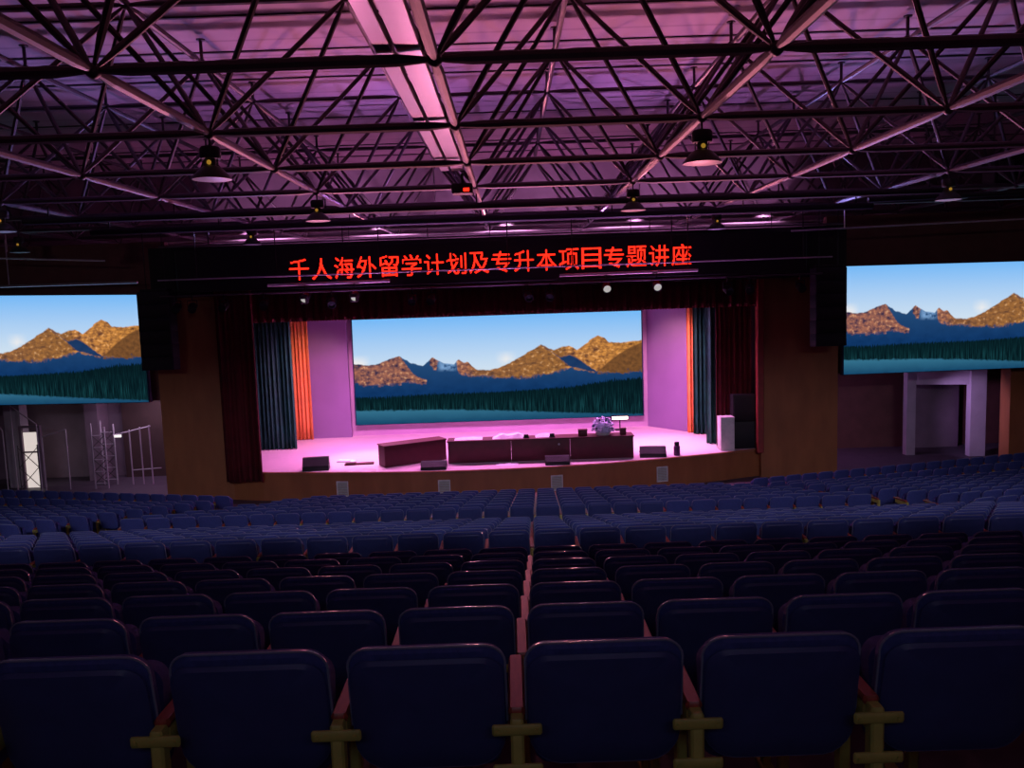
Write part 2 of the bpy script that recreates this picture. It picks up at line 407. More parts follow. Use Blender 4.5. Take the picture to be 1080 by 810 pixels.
# walls beside the proscenium, above the recesses
sbox('wall_upper_left', 'darkwall', -22.5, -11.85, 28.9, 29.2, 3.35, 8.85)
sbox('wall_upper_right', 'darkwall', 11.25, 21.2, 29.4, 29.7, 3.45, 9.0)
sbox('wall_recess_left', 'plum', -22.5, -11.6, 32.4, 32.7, 0, 3.4)
sbox('wall_recess_right', 'darkwall', 11.2, 21.2, 33.0, 33.3, 0, 3.5)
sbox('ceiling_recess_left', 'darkwall', -22.5, -11.85, 29.2, 32.4, 3.36, 3.5)
sbox('ceiling_recess_right', 'darkwall', 11.25, 21.2, 29.7, 33.0, 3.46, 3.6)
sbox('wall_pier_right', 'grey', 18.9, 21.2, 28.7, 29.35, 0, 9.6)
sbox('wall_pier_brown', 'wood', 17.9, 18.75, 29.4, 30.0, 0, 3.44)
sbox('wall_column_left', 'plum', -13.6-2.9, -16.0, 31.5, 32.38, 0, 3.35)
sbox('wall_column_plaster', 'pale', -19.1, -18.5, 30.7, 31.2, 0, 3.35)
sbox('wall_partition_left', 'umber', -15.3, -12.0, 32.0, 32.38, 0, 3.35)
# portal in the right recess: a deep pale frame
b = MB(); b.box(15.05, 15.4, 31.2, 31.5, 0, 3.3, .01); b.box(17.15, 17.75, 30.6, 30.9, 0, 3.44, .01)
M = Matrix.Translation((15.35, 31.22, 2.72)) @ Matrix.Rotation(math.radians(-16), 4, 'Z'); b.box(0, 1.95, 0, .28, 0, .6, .01, M)
struct(b.build('trim_3', M_['pale'], smooth=0))
sbox('wall_portal_back', 'plum', 15.9, 17.8, 32.6, 32.9, 0, 3.2)
# lit doorway, left recess
b = MB()
for a in ((-19.05, -18.95, 2.05), (-18.35, -18.25, 2.05)): b.box(a[0]+.6, a[1]+.6, 30.45, 30.58, 0, 2.3, .01)
b.box(-18.45, -17.65, 30.45, 30.58, 2.3, 2.38, .01); b.box(-18.45, -17.65, 30.45, 30.58, 1.36, 1.41, .01)
d1 = struct(b.build('door_1', M_['plum'], smooth=0))
b = MB(); b.box(-18.35, -17.75, 30.56, 30.6, 0.02, 2.12); o = b.build('pane', M_['daylight'], d1, smooth=0); o['kind'] = 'structure'

# ------------------------------------------------------------------ stage
lip = [(-9.6, 27.55), (-8.5, 27.25), (-6.8, 26.98), (-5, 26.72), (-3.4, 26.55), (-2, 26.48), (-.5, 26.5), (1.2, 26.62), (3, 26.9), (5, 27.35), (7.2, 28.0), (8.7, 28.55)]
poly = lip+[(8.9, 34.1), (-10.3, 34.1)]
b = MB(); b.prism(poly, .93, 1.0); struct(b.build('floor_stage', M_['stage'], smooth=0))
inner = [(x, y+.06) for x, y in lip]
b = MB(); b.prism(inner+[(x, y+.25) for x, y in reversed(inner)], -.05, .93); struct(b.build('wall_apron', M_['wood'], smooth=0))
b = MB()
for (x0, y0), (x1, y1) in zip(lip[:-1], lip[1:]):
    b.tube((x0, y0, .965), (x1, y1, .965), .035, 6)
struct(b.build('trim_4', M_['wood']))
# angled white side flats and back wall
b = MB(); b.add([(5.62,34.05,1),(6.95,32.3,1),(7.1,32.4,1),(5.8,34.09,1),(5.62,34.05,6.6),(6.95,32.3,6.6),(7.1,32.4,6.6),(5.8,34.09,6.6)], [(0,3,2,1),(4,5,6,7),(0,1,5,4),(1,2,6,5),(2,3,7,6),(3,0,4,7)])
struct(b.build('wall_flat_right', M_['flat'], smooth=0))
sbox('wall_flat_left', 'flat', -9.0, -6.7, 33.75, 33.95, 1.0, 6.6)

def curtain(name, label, m, x0, x1, y, z0, z1, folds, amp, group=None, gather=0.0, y1=None, n=None, cat='curtain'):
    n = n or folds*8; b = MB(); rnd = random.Random(int(abs(x0*100))); y1 = y if y1 is None else y1
    ph = [rnd.uniform(-.5, .5) for _ in range(folds+2)]; rows = 9; vs = []
    for side in (0, 1):
        for r in range(rows):
            t = r/(rows-1); z = z1+(z0-z1)*t
            for i in range(n+1):
                u = i/n; f = u*folds
                w = math.sin(2*PI*f+ph[int(f)]*.8)*amp*(.75+.35*t)+.4*amp*math.sin(4.3*PI*f+ph[int(f)+1]*4)
                x = x0+(x1-x0)*(u+gather*math.sin(PI*t)*(.5-u)*.2)
                vs.append((x, y+(y1-y)*u+w+(.03 if side else 0), z+ (0 if r < rows-1 else .015*math.sin(6*PI*f))))
    m1 = n+1; k0 = rows*m1; fs = []
    for r in range(rows-1):
        for i in range(n):
            a = r*m1+i; fs.append((a, a+m1, a+m1+1, a+1)); fs.append((k0+a, k0+a+1, k0+a+m1+1, k0+a+m1))
    for i in range(n): fs.append((i, i+1, k0+i+1, k0+i)); a = (rows-1)*m1+i; fs.append((a, k0+a, k0+a+1, a+1))
    for r in range(rows-1):
        a = r*m1; fs.append((a, k0+a, k0+a+m1, a+m1)); a += n; fs.append((a, a+m1, k0+a+m1, k0+a))
    b.add(vs, fs); o = b.build(name, M_[m], smooth=1.5); tag(o, label, cat, group); return o
curtain('stage_valance', 'dark red gathered valance across the top of the stage opening', 'redcloth', -9.4, 8.55, 27.62, 5.98, 7.2, 60, .05, cat='valance', y1=28.3)
curtain('stage_curtain', 'dark red curtain hanging over the stage edge at the left of the opening', 'redcloth', -9.62, -8.4, 27.05, .72, 7.1, 7, .07, 'dark red house curtains')
curtain('stage_curtain', 'dark red curtain behind the tall black speaker at the right of the opening', 'redcloth', 7.25, 8.5, 29.15, 1.02, 7.0, 7, .06, 'dark red house curtains', y1=29.1)
curtain('wing_curtain', 'dark green wing curtain beside the left red house curtain', 'green', -9.85, -8.36, 31.4, 1.02, 6.9, 9, .07, 'dark green wing curtains')
curtain('wing_curtain', 'dark green wing curtain next to the right orange drape, set further back', 'green', 7.0, 8.2, 31.7, 1.02, 6.9, 7, .07, 'dark green wing curtains')
curtain('wing_curtain', 'dark green wing curtain just behind the white plinth', 'green', 7.02, 8.3, 29.6, 1.02, 6.9, 7, .07, 'dark green wing curtains')
curtain('stage_drape', 'orange drape lit warm at the left side of the stage', 'orange', -9.0, -8.22, 33.5, 1.02, 6.9, 5, .06, 'orange side drapes')
curtain('stage_drape', 'orange drape lit warm at the right side of the stage', 'orange', 6.86, 7.45, 32.1, 1.02, 6.9, 4, .05, 'orange side drapes')

# ------------------------------------------------------------------ LED walls
def led_wall(label, tl, tr, br, bl, th=.16, rim=.05):
    """tl.. = corners (x, y, z) of the picture, seen from the hall"""
    P = [Vector(p) for p in (bl, br, tr, tl)]; nrm = (P[1]-P[0]).cross(P[3]-P[0]).normalized()    # points to the hall
    root = thing('led_screen', label, 'screen', tuple((P[0]+P[1])/2), group='mountain picture screens')
    o_ = (P[0]+P[1])/2; c = sum(P, Vector())/4
    Q = [p+(p-c).normalized()*rim-o_ for p in P]; R = [q-nrm*th for q in Q]; F = [q+nrm*.004 for q in Q]
    b = MB(); b.add(R+F, [(0,3,2,1),(4,5,6,7),(0,1,5,4),(1,2,6,5),(2,3,7,6),(3,0,4,7)]); b.build('cabinet_frame', M_['bluewhite'], root, smooth=0)
    me = bpy.data.meshes.new('display'); me.from_pydata([tuple(p-o_+nrm*.012) for p in P], [], [(0, 1, 2, 3)])
    uv = me.uv_layers.new(name='UVMap')
    for l, w in zip(uv.data, ((0,0),(1,0),(1,1),(0,1))): l.uv = w
    me.materials.append(M_['picture']); link('display', me, root)
led_wall('large screen with the mountain picture at the back of the stage', (-6.47, 33.9, 5.83), (5.38, 33.9, 5.82), (5.40, 33.9, 1.48), (-6.50, 33.9, 1.48))
led_wall('mountain picture screen on the wall left of the stage, cut by the photo edge', (-21.7, 28.3, 7.30), (-12.42, 28, 7.05), (-12.42, 28, 3.41), (-21.7, 28.3, 3.50))
led_wall('mountain picture screen on the wall right of the stage, cut by the photo edge', (11.3, 28, 7.21), (20.3, 28.3, 7.17), (20.35, 28.3, 3.57), (11.33, 28, 3.55))

# ------------------------------------------------------------------ the red LED sign
GLYPHS = [
    [48,2040,262080,4192256,3676160,6144,6144,6144,6144,6144,16777215,16777215,6144,6144,6144,6144,6144,6144,6144,6144,6144,6144,6144,6144],
    [6144,6144,6144,6144,6144,14336,14336,14336,15360,15360,31744,28160,26112,59136,49920,115584,98688,229824,458976,917616,1835064,7864350,15728655,6291458],
    [2109440,3682304,1863680,950270,65534,49152,114688,114684,4423676,15753740,3695372,1597836,24716,262143,786431,804364,1884940,1622412,1622428,3211262,3145756,7340056,6291960,2097648],
    [393600,393600,786816,786816,1046912,2093440,1585536,3682688,3158464,7369200,6840760,16540060,5235086,246151,115074,115072,229760,196992,459136,917888,1835392,7864704,15729024,4194688],
    [49152,1036287,8261631,6291843,6291843,6390147,6406531,6341511,6809351,16772614,16284798,4200508,0,2097148,2097148,1579020,1579020,2097148,2097148,1579020,1579020,2097148,2097148,1572876],
    [12288,1587224,792632,924720,396400,8388607,6291463,4194307,4194307,4718563,524256,960,3840,7168,6144,16777215,16777215,6144,6144,6144,6144,6144,260096,258048],
    [384,1573248,1835392,917888,459136,131456,384,384,16515520,16547839,819199,786816,786816,786816,786816,786816,786816,803200,901504,1016192,983424,1835392,1573248,384],
    [786435,835587,811011,798819,790627,786531,794211,4193891,16769123,8781923,400483,399459,407651,487523,221283,254051,245859,229379,493059,1033731,3982851,7923203,6323775,15422],
    [8388480,8388480,196992,196992,197504,230144,230144,230398,246780,245772,253980,483352,421944,405560,931952,924768,789728,1839040,1574784,3674048,7356144,14743678,6545439,4292614],
    [12288,12288,28672,4194300,4194300,57344,49152,49152,16777215,16777215,98304,229376,229376,262140,524280,112,224,448,246656,261888,32256,4032,480,64],
    [4288,30912,258240,4161728,8323264,4391104,196800,196800,196800,196800,16777215,16777215,196800,196800,196800,196800,458944,393408,917696,786624,1835200,7864512,15728832,4194496],
    [6144,6144,6144,6144,6144,8388606,8388606,65280,56064,121600,104832,235968,202944,399584,923760,1841208,3676188,7864302,15204327,4200450,6144,6144,6144,6144],
    [32767,32767,16744832,16745344,787328,802812,802812,798732,799116,799116,799116,799116,799116,799116,897420,2077068,8270220,16266124,12583712,1904,3612,15374,61447,49154],
    [16777215,16777215,14680071,14680071,14680071,14680071,14680071,16777215,16777215,14680071,14680071,14680071,14680071,16777215,16777215,14680071,14680071,14680071,14680071,14680071,16777215,16777215,14680071,14680071],
    [12288,12288,28672,4194300,4194300,57344,49152,49152,16777215,16777215,98304,229376,229376,262140,524280,112,224,448,246656,261888,32256,4032,480,64],
    [4190207,4190207,3170528,3170496,4188158,3172350,3171846,4187750,4187750,1638,1638,16774758,460358,132678,3278534,3405510,3404208,3277208,3802894,4070919,7281666,6807552,12713983,4194304],
    [3120,3148848,1575984,789552,920624,327679,65535,3120,16518192,16518192,789552,789552,789552,851967,851967,789552,792624,792624,1022000,997424,1978416,3698736,1105968,16432],
    [3072,3584,1536,4194303,4194303,3145728,3196440,3196440,3196464,3262000,3262072,3401340,3356366,3545027,3409538,3147264,3407868,3407868,7341568,6292992,6292992,6292992,13631487,4194304]]
sign = thing('led_sign', 'long black sign above the stage with glowing red Chinese characters', 'sign', (-.55, 26.7, 7.05))
b = MB(); b.box(-10.05, 10.1, -.1, .12, 0, 1.33, .02); b.build('housing', M_['dark'], sign, smooth=0)
for x in (-9, -4.5, 0, 4.5, 9):
    b = MB(); b.tube((x, 0, 1.3), (x, 0, 2.02), .012, 6); b.build('hanger', M_['dark'], sign)
W = 12.93/18
for n, g in enumerate(GLYPHS):
    b = MB(); x0 = -6.48+n*W+.045; cell = (W-.09)/24; cz = .605+.004*n; hz = .67/24
    for r in range(24):
        bits = g[r]
        for c in range(24):
            if bits >> (23-c) & 1:
                x = x0+cell*(c+.5); z = cz+.335-hz*(r+.5)
                b.box(x-cell*.44, x+cell*.44, -.112, -.098, z-hz*.44, z+hz*.44)
    b.build('character', M_['redled'], sign, smooth=0)

# ------------------------------------------------------------------ stage furniture
t = thing('conference_table', 'long maroon skirted conference table in the middle of the stage', 'table', (.9, 27.85, 1.0))
b = MB(); b.box(-3.17, 3.17, -.36, .36, .74, .78, .012); b.build('tabletop', M_['maroon'], t)
for x0, x1 in ((-3.14, -1.002), (-.998, .998), (1.002, 3.14)):
    b = MB(); b.box(x0, x1, -.33, -.30, .015, .739, .006); b.build('front_panel', M_['maroon'], t)
for x in (-3.14, 3.11):
    b = MB(); b.box(x, x+.03, -.30, .33, 0, .739, .004); b.build('side_panel', M_['maroon'], t)
b = MB(); b.tube((.62, -.345, .56), (.62, -.33, .56), .035, 10); b.build('cable_cap', M_['pale'], t)
t = thing('lecture_desk', 'shorter maroon desk set at an angle left of the long table', 'desk', (-3.5, 28.05, 1.0), math.radians(29))
b = MB(); b.box(-1.16, 1.16, -.34, .34, .70, .74, .012); b.build('tabletop', M_['maroon'], t)
b = MB(); b.box(-1.13, 1.13, -.31, -.28, .01, .699, .006); b.build('front_panel', M_['maroon'], t)
for x in (-1.13, 1.10):
    b = MB(); b.box(x, x+.03, -.28, .31, 0, .699, .004); b.build('side_panel', M_['maroon'], t)
# things on the table
TZ = 1.781
def lump(name, label, cat, x, y, w, d, h, m='paper', group=None):
    b = MB(); rnd = random.Random(int(x*50)); nx, ny = 9, 5; vs = []
    for j in range(ny+1):
        for i in range(nx+1):
            u, v = i/nx*2-1, j/ny*2-1; e = max(0, 1-max(abs(u), abs(v))**3)
            vs.append((u*w/2, v*d/2, h*e*rnd.uniform(.45, 1)+.001))
    k = len(vs); vs += [(p[0], p[1], 0) for p in vs]; m1 = nx+1; fs = []
    for j in range(ny):
        for i in range(nx):
            a = j*m1+i; fs.append((a, a+1, a+m1+1, a+m1)); fs.append((k+a, k+a+m1, k+a+m1+1, k+a+1))
    for i in range(nx): fs.append((i, k+i, k+i+1, i+1)); a = ny*m1+i; fs.append((a, a+1, k+a+1, k+a))
    for j in range(ny): a = j*m1; fs.append((a, a+m1, k+a+m1, k+a)); a += nx; fs.append((a, k+a, k+a+m1, a+m1))
    b.add(vs, fs); o = b.build(name, M_[m], smooth=.5, loc=(x, y, TZ)); return tag(o, label, cat, group)
lump('crumpled_cloth', 'bright white crumpled cloth lying at the middle of the long table', 'cloth', -.15, 27.9, 1.15, .5, .2)
lump('paper_heap', 'flat pale papers spread on the left end of the long table', 'papers', -1.55, 27.9, .95, .5, .06)
lump('paper_pile', 'small white pile beside the crumpled cloth, towards the flowers', 'papers', 1.05, 27.92, .62, .45, .12)
for i, (x, lb) in enumerate(((.42, 'between crumpled cloth and paper pile'), (1.30, 'right of the small white pile'))):
    b = MB(); b.box(-.1, .1, -.06, .06, 0, .035, .006); b.box(-.08, .08, -.02, .0, .03, .13, .005); o = b.build('name_card', M_['dark'], loc=(x, 27.66, TZ)); tag(o, 'small dark card stand on the long table, '+lb, 'card stand', 'dark stands on the long table')
for x, w, lb in ((2.35, .3, 'dark red box on the long table left of the flowers'), (3.72, .2, 'dark red small box at the right end of the long table')):
    b = MB(); b.box(-w/2, w/2, -.1, .1, 0, .2, .015); b.box(-w/2-.01, w/2+.01, -.11, .11, .2, .225, .006); tag(b.build('box', M_['maroon'], loc=(x, 27.75, TZ)), lb, 'box')
f = thing('flower_arrangement', 'rounded heap of pale blue and white flowers on the long table', 'flowers', (3.05, 27.85, TZ))
b = MB(); b.lathe([(.0, 0), (.22, 0), (.26, .1), (.24, .1), (.0, .06)], n=14); b.build('bowl', M_['white'], f)
rnd = random.Random(3)
b = MB(); c2 = MB()
b.ball((0, 0, .25), .27, 12, 8, (1, .65, .9))
for i in range(110):
    a, e = rnd.uniform(0, 2*PI), rnd.uniform(.05, 1); r = .36*math.sqrt(1-e*e*.75); p = (r*math.cos(a), .7*r*math.sin(a), .08+.5*e)
    (b if i % 7 else c2).ball(p, rnd.uniform(.04, .065), 6, 4, (1, 1, .7))
b.build('blossoms', M_['flower'], f); c2.build('leaves', M_['leaf'], f)
# small things on the boards
f = thing('floodlight', 'small glowing floodlight under the right end of the big screen', 'light', (4.35, 33.3, 1.0))
b = MB(); b.tube((0, 0, 0), (0, 0, .42), .025, 8); b.box(-.2, .2, -.15, .15, 0, .03, .008); b.build('stand', M_['dark'], f)
b = MB(); b.box(-.36, .36, -.06, .1, .42, .60, .02); b.build('housing', M_['dark'], f)
b = MB(); b.box(-.32, .32, -.07, -.055, .45, .57); b.build('glass', M_['beacon'], f, smooth=0)
f = thing('flask', 'purple cylindrical flask standing near the right stage edge', 'flask', (5.55, 27.75, 1.0))
b = MB(); b.lathe([(0, 0), (.1, 0), (.11, .02), (.11, .3), (.08, .34), (.07, .36), (0, .36)], n=14); b.build('body', M_['purple'], f)
b = MB(); b.lathe([(.085, .345), (.085, .44), (.07, .46), (0, .46)], n=14); b.build('cap', M_['dark'], f)
b = MB(); b.box(-.5, .5, -.13, .13, 0, .05, .012); b.box(-.46, -.1, -.1, .1, .05, .075, .008); tag(b.build('plank', M_['maroon'], loc=(-5.35, 28.0, 1.0), rz=.12), 'dark flat board lying on the stage left of the angled desk', 'board')
b = MB(); b.box(-.32, .32, -.16, .16, 0, .04, .012); b.box(-.3, .2, -.12, .14, .04, .06, .01); tag(b.build('folded_cloth', M_['paper'], loc=(-5.9, 28.55, 1.0), rz=-.2), 'pale folded cloth lying on the stage behind the dark board', 'cloth')
lump('cloth_scrap', 'pale scrap of cloth on the stage edge before the long table', 'cloth', -.25, 27.2, .75, .3, .05).location.z = 1.0
def wedge(label, x, y, w, d, h, rz=0.0):
    r = thing('stage_monitor', label, 'speaker', (x, y, 1.0), rz, 'wedge monitors along the stage edge'); k = .62
    b = MB(); b.extrude_x([(-d/2, 0), (-d/2, h*.35), (-d*.12, h), (d*.3, h), (d/2, 0)], -w/2, w/2); b.build('cabinet', M_['black'], r, smooth=0)
    s = Vector((0, d*.38, h*.65)); q = MB(); n = Vector((0, -h*.65, d*.38)).normalized()*.012
    p0 = Vector((0, -d/2, h*.35)); e = .06
    c = [p0+s*e+Vector((-w*.46, 0, 0)), p0+s*e+Vector((w*.46, 0, 0)), p0+s*(1-e)+Vector((w*.46, 0, 0)), p0+s*(1-e)+Vector((-w*.46, 0, 0))]
    q.add([p-n*.3 for p in c]+[p+n for p in c], [(0,3,2,1),(4,5,6,7),(0,1,5,4),(1,2,6,5),(2,3,7,6),(3,0,4,7)]); q.build('grille', M_['grille'], r, smooth=0)
    for sx in (-1, 1):
        q = MB(); q.box(sx*w/2-.012, sx*w/2+.012, -.02, .1, h*.4, h*.55, .004); q.build('handle', M_['dark'], r)
wedge('largest wedge monitor, at the stage edge near the left red curtain', -6.68, 27.35, .86, .5, .42, .12)
wedge('low wedge monitor at the stage edge before the angled desk', -2.67, 26.85, .84, .5, .25)
wedge('low wedge monitor at the stage edge before the long table', 1.42, 26.98, .80, .45, .27)
wedge('wedge monitor at the stage edge right of the long table', 4.72, 27.72, .88, .5, .33, -.1)
b = MB(); b.box(-.24, .24, -.24, .24, 0, 1.14, .01); b.box(-.25, .25, -.25, .25, 1.14, 1.17, .008); tag(b.build('plinth', M_['white'], loc=(7.42, 28.48, 1.0)), 'white square plinth beside the tall black speaker on stage', 'plinth')
r = thing('tall_speaker', 'tall black loudspeaker at the right corner of the stage', 'speaker', (8.1, 28.75, 1.0))
r.location = (8.08, 28.62, 1.0)
b = MB(); b.box(-.4, .4, -.1, .32, 0, .95, .02); b.build('bass_cabinet', M_['black'], r)
b = MB(); b.box(-.4, .4, -.1, .32, .955, 1.9, .02); b.build('top_cabinet', M_['black'], r)
for z0, z1 in ((.06, .89), (1.01, 1.84)):
    b = MB(); b.box(-.36, .36, -.115, -.095, z0, z1, .006); b.build('grille', M_['grille'], r)
# pale vents in the stage front
for x, yy, zc, lb in ((-5.73, 26.80, .42, 'pale square vent in the stage front nearest the left curtain'), (-2.33, 26.49, .42, 'pale square vent in the stage front below the angled desk'), (1.37, 26.64, .42, 'pale square vent in the stage front below the middle of the long table'), (4.97, 27.33, .44, 'pale square vent in the stage front nearest the right curtain')):
    sl = math.atan2(*( (lambda a, c: (c[1]-a[1], c[0]-a[0]))(*[(p, q) for p, q in zip(lip[:-1], lip[1:]) if p[0] <= x <= q[0]][0])))
    v = thing('air_vent', lb, 'vent', (x, yy+.06, zc), sl, 'vents in the stage front')
    b = MB()
    for a in ((-.20, -.17, -.26, .26), (.17, .20, -.26, .26), (-.17, .17, .23, .26), (-.17, .17, -.26, -.23)): b.box(a[0], a[1], -.035, .005, a[2], a[3], .004)
    b.build('frame', M_['white'], v)
    b = MB()
    for k in range(9): z = -.205+.051*k; b.box(-.17, .17, -.022, .0, z-.017, z+.017)
    b.build('louvre', M_['disc'], v, smooth=0)

# hung speakers beside the opening
def array(label, x, y, z1, w, n, h):
    r = thing('line_array', label, 'speaker', (x, y, z1), 0, 'hung line-array speakers'); d = .55
    b = MB(); b.box(-w*.42, w*.42, -.2, .25, -.0, .09, .01); b.tube((-.3, 0, .09), (-.3, 0, 2.0), .015, 6); b.tube((.3, 0, .09), (.3, 0, 2.0), .015, 6); b.build('rigging_frame', M_['dark'], r)
    for k in range(n):
        M = Matrix.Translation((0, 0, -h*k/n)) @ Matrix.Rotation(math.radians(-.8*k), 4, 'X')
        b = MB(); b.box(-w/2, w/2, -d/2, d/2, -h/n+.001, 0, .012, M); c = b.build('cabinet', M_['bluegrille'], r)
        b = MB(); b.box(-w*.46, w*.46, -d/2-.012, -d/2+.01, -h/n+.03, -.024, .005, M); b.build('grille', M_['grille'], c)
array('black hung speaker stack between the left screen and the stage opening', -11.25, 26.5, 7.1, 1.02, 6, 2.5)
array('black hung speaker stack between the right screen and the stage opening', 10.2, 26.5, 7.15, .98, 6, 2.5)

# ------------------------------------------------------------------ roof space frame
ZB, ZT = 9.1, 11.53
BX = [-.7+3.6*i for i in range(-5, 6)]; BY = [9.0+3.38*k for k in range(-1, 8)]
TX = [-2.5+3.6*i for i in range(-4, 6)]; TY = [10.69+3.38*k for k in range(-1, 7)]
sf = thing('space_frame', 'grey steel tube space frame under the whole roof', 'roof frame', (-.7, 20, ZB))
off = Vector((-.7, 20, ZB))
def member(b, p, q, r, n=8):
    p, q = Vector(p)-off, Vector(q)-off; d = (q-p).normalized()
    a, c = p+d*.10, q-d*.10; e = .30
    b.tube(p+d*.05, a+d*.02, r*.5, n); b.tube(a, a+d*e, r*.55, n, r); b.tube(a+d*e, c-d*e, r, n); b.tube(c-d*e, c, r, n, r*.55); b.tube(c-d*.02, q-d*.05, r*.5, n)
for xs, ys, z, nm, r in ((BX, BY, ZB, 'bottom_chord', .066), (TX, TY, ZT, 'top_chord', .06)):
    for y in ys:
        b = MB()
        for x0, x1 in zip(xs[:-1], xs[1:]): member(b, (x0, y, z), (x1, y, z), r)
        b.build(nm, M_['steel'], sf)
    for x in xs:
        b = MB()
        for y0, y1 in zip(ys[:-1], ys[1:]): member(b, (x, y0, z), (x, y1, z), r)
        b.build(nm, M_['steel'], sf)
dg, nb, po = [], [], []
for x in BX:
    for y in BY:
        nb.append((x, y, ZB))
        for sx in (-1.8, 1.8):
            for sy in (-1.69, 1.69):
                if any(abs(x+sx-t) < .01 for t in TX) and any(abs(y+sy-t) < .01 for t in TY): dg.append(((x, y, ZB), (x+sx, y+sy, ZT)))
for x in TX:
    for y in TY: nb.append((x, y, ZT)); po.append((x, y))
def share(ps):
    c = sum((Vector(p) for p in ps), Vector())/len(ps)
    return (0 if any(seen(p, 0) for p in ps) else 1, (c-Vector((0, 0, 6.6))).length)
dg.sort(key=share); nb.sort(key=lambda p: share([p]))
rest = MB()
for k, (p, q) in enumerate(dg):
    b = MB() if k < 100 else rest; member(b, p, q, .043, 7)
    if k < 100: b.build('web_diagonal', M_['steel'], sf)
o = rest.build('web_diagonals', M_['steel'], sf); o['kind'] = 'stuff'
rest = MB()
for k, p in enumerate(nb):
    b = MB() if k < 100 else rest; b.ball(Vector(p)-off, .085, 10, 6)
    if k < 100: b.build('node_ball', M_['steel'], sf)
o = rest.build('node_balls', M_['steel'], sf); o['kind'] = 'stuff'
for x, y in po:
    b = MB(); b.tube(Vector((x, y, ZT+.06))-off, Vector((x, y, ZD-.1))-off, .035, 7); b.tube(Vector((x, y, ZD-.13))-off, Vector((x, y, ZD-.105))-off, .09, 8); b.build('support_post', M_['steel'], sf)

# zinc cable trays lying on the bottom chords
for x0, x1, lb in ((-1.30, -1.14, 'narrow bright zinc cable tray under the roof, left of the pair'), (-1.08, -.84, 'wide bright zinc cable tray under the roof, right of the pair')):
    t = thing('cable_tray', lb, 'cable tray', ((x0+x1)/2, 11, ZB+.075), 0, 'cable trays on the roof frame'); w = (x1-x0)/2
    b = MB(); b.box(-w, w, -8, 6.2, 0, .012); b.build('bottom_plate', M_['tray'], t, smooth=0)
    for s in (-1, 1):
        b = MB(); b.box(s*w-.006, s*w+.006, -8, 6.2, 0.012, .10); b.build('side_wall', M_['steel'], t, smooth=0)
p = thing('projector', 'small dark box with red light hung under the end of the cable trays', 'projector', (-.9, 17.6, 8.75))
b = MB(); b.box(-.22, .22, -.2, .2, 0, .2, .03); b.build('body', M_['dark'], p)
b = MB(); b.tube((0, 0, .2), (0, 0, .42), .03, 8); b.build('mount', M_['dark'], p)
b = MB(); b.box(.03, .15, -.215, -.2, .03, .10, .004); b.build('red_lamp', M_['redled'], p)

# high-bay lamps under the bottom nodes
LAMPS = [(-4.3, 12.38, 'in the second lamp line, left of the bright trays'), (2.9, 12.38, 'largest on the right of the bright trays'),
         (-4.3, 19.14, 'small, behind the larger left lamp'), (2.9, 19.14, 'small, behind the larger right lamp'),
         (-11.5, 19.14, 'at the far left edge above the long black pipes'), (10.1, 19.14, 'at the right end of the long black pipes'),
         (-15.1, 25.9, 'over the left screen'), (-7.9, 25.9, 'above the start of the red writing'), (6.5, 25.9, 'above the end of the red writing')]
proto = None
LAMPS[0] = (-4.3, 12.38, 'largest on the left of the bright trays')
for x, y, lb in LAMPS:
    z = ZB-.06
    if proto is None:
        t = thing('high_bay_lamp', '', 'lamp', (x, y, z), 0, 'high-bay lamps under the roof frame')
        b = MB(); b.tube((0, 0, 0), (0, 0, -.16), .015, 8); b.lathe([(0, -.30), (.14, -.30), (.15, -.28), (.15, -.16), (.13, -.13), (0, -.13)], n=18); b.build('ballast_box', M_['dark'], t)
        b = MB(); b.lathe([(.07, -.40), (.07, -.30)], n=14)
        for i in range(6): a = i*PI/3; b.tube((.10*math.cos(a), .10*math.sin(a), -.29), (.10*math.cos(a), .10*math.sin(a), -.42), .008, 5)
        b.build('neck', M_['shade'], t)
        b = MB(); b.ball((0, -.085, -.36), .035, 8, 6); b.build('bulb', M_['bulb'], t)
        b = MB(); b.lathe([(.11, -.41), (.15, -.43), (.27, -.56), (.285, -.60), (.275, -.60), (.26, -.56), (.14, -.44), (.1, -.42)], n=24); b.build('lamp_shade', M_['shade'], t)
        b = MB(); b.lathe([(0, -.615), (.2, -.61), (.278, -.598), (.278, -.59), (0, -.59)], n=24); b.build('glass_disc', M_['disc'], t)
        proto = t
    else: t = copy_tree(proto, (x, y, z), 0, '')
    t['label'] = 'dark green high-bay lamp, '+lb

# long black lighting pipes and pale battens
def pipe(name, label, pts, r, m, drops=(), zt=ZB, group=None, cat='pipe'):
    o = thing(name, label, cat, pts[0], 0, group); P0 = Vector(pts[0])
    b = MB(); b.path([Vector(p)-P0 for p in pts], r, 10); b.build('tube', M_[m], o)
    for x in drops:
        b = MB(); a = Vector((x, pts[0][1], pts[0][2]))-P0; b.tube(a+Vector((0, 0, r)), Vector((a.x, a.y, zt-P0.z)), .018, 6); b.build('drop_rod', M_['dark' if cat == 'batten' else m], o)
    return o
pipe('lighting_pipe', 'long thick black pipe under the roof, the nearer of two', [(-11.5, 20, 8.74), (10.5, 20, 8.76)], .088, 'dark', (-10.9, -7.9, -4.3, -.7, 2.9, 6.5, 10.1), group='black lighting pipes', zt=9.06)
pipe('lighting_pipe', 'long thick black pipe under the roof, the one nearer the red sign', [(-11.4, 23, 8.71), (10.05, 23, 8.73)], .098, 'dark', (-10.9, -7.9, -4.3, -.7, 2.9, 6.5, 9.6), group='black lighting pipes', zt=9.06)
ZP = 7.36
pipe('batten', 'long pale batten crossing the lower half of the red writing', [(-10.7, 25.4, 7.42), (9.9, 25.4, 7.46)], .022, 'chrome', (-9.5, -5, 0, 5, 9), group='pale battens before the sign', cat='batten', zt=9.0)
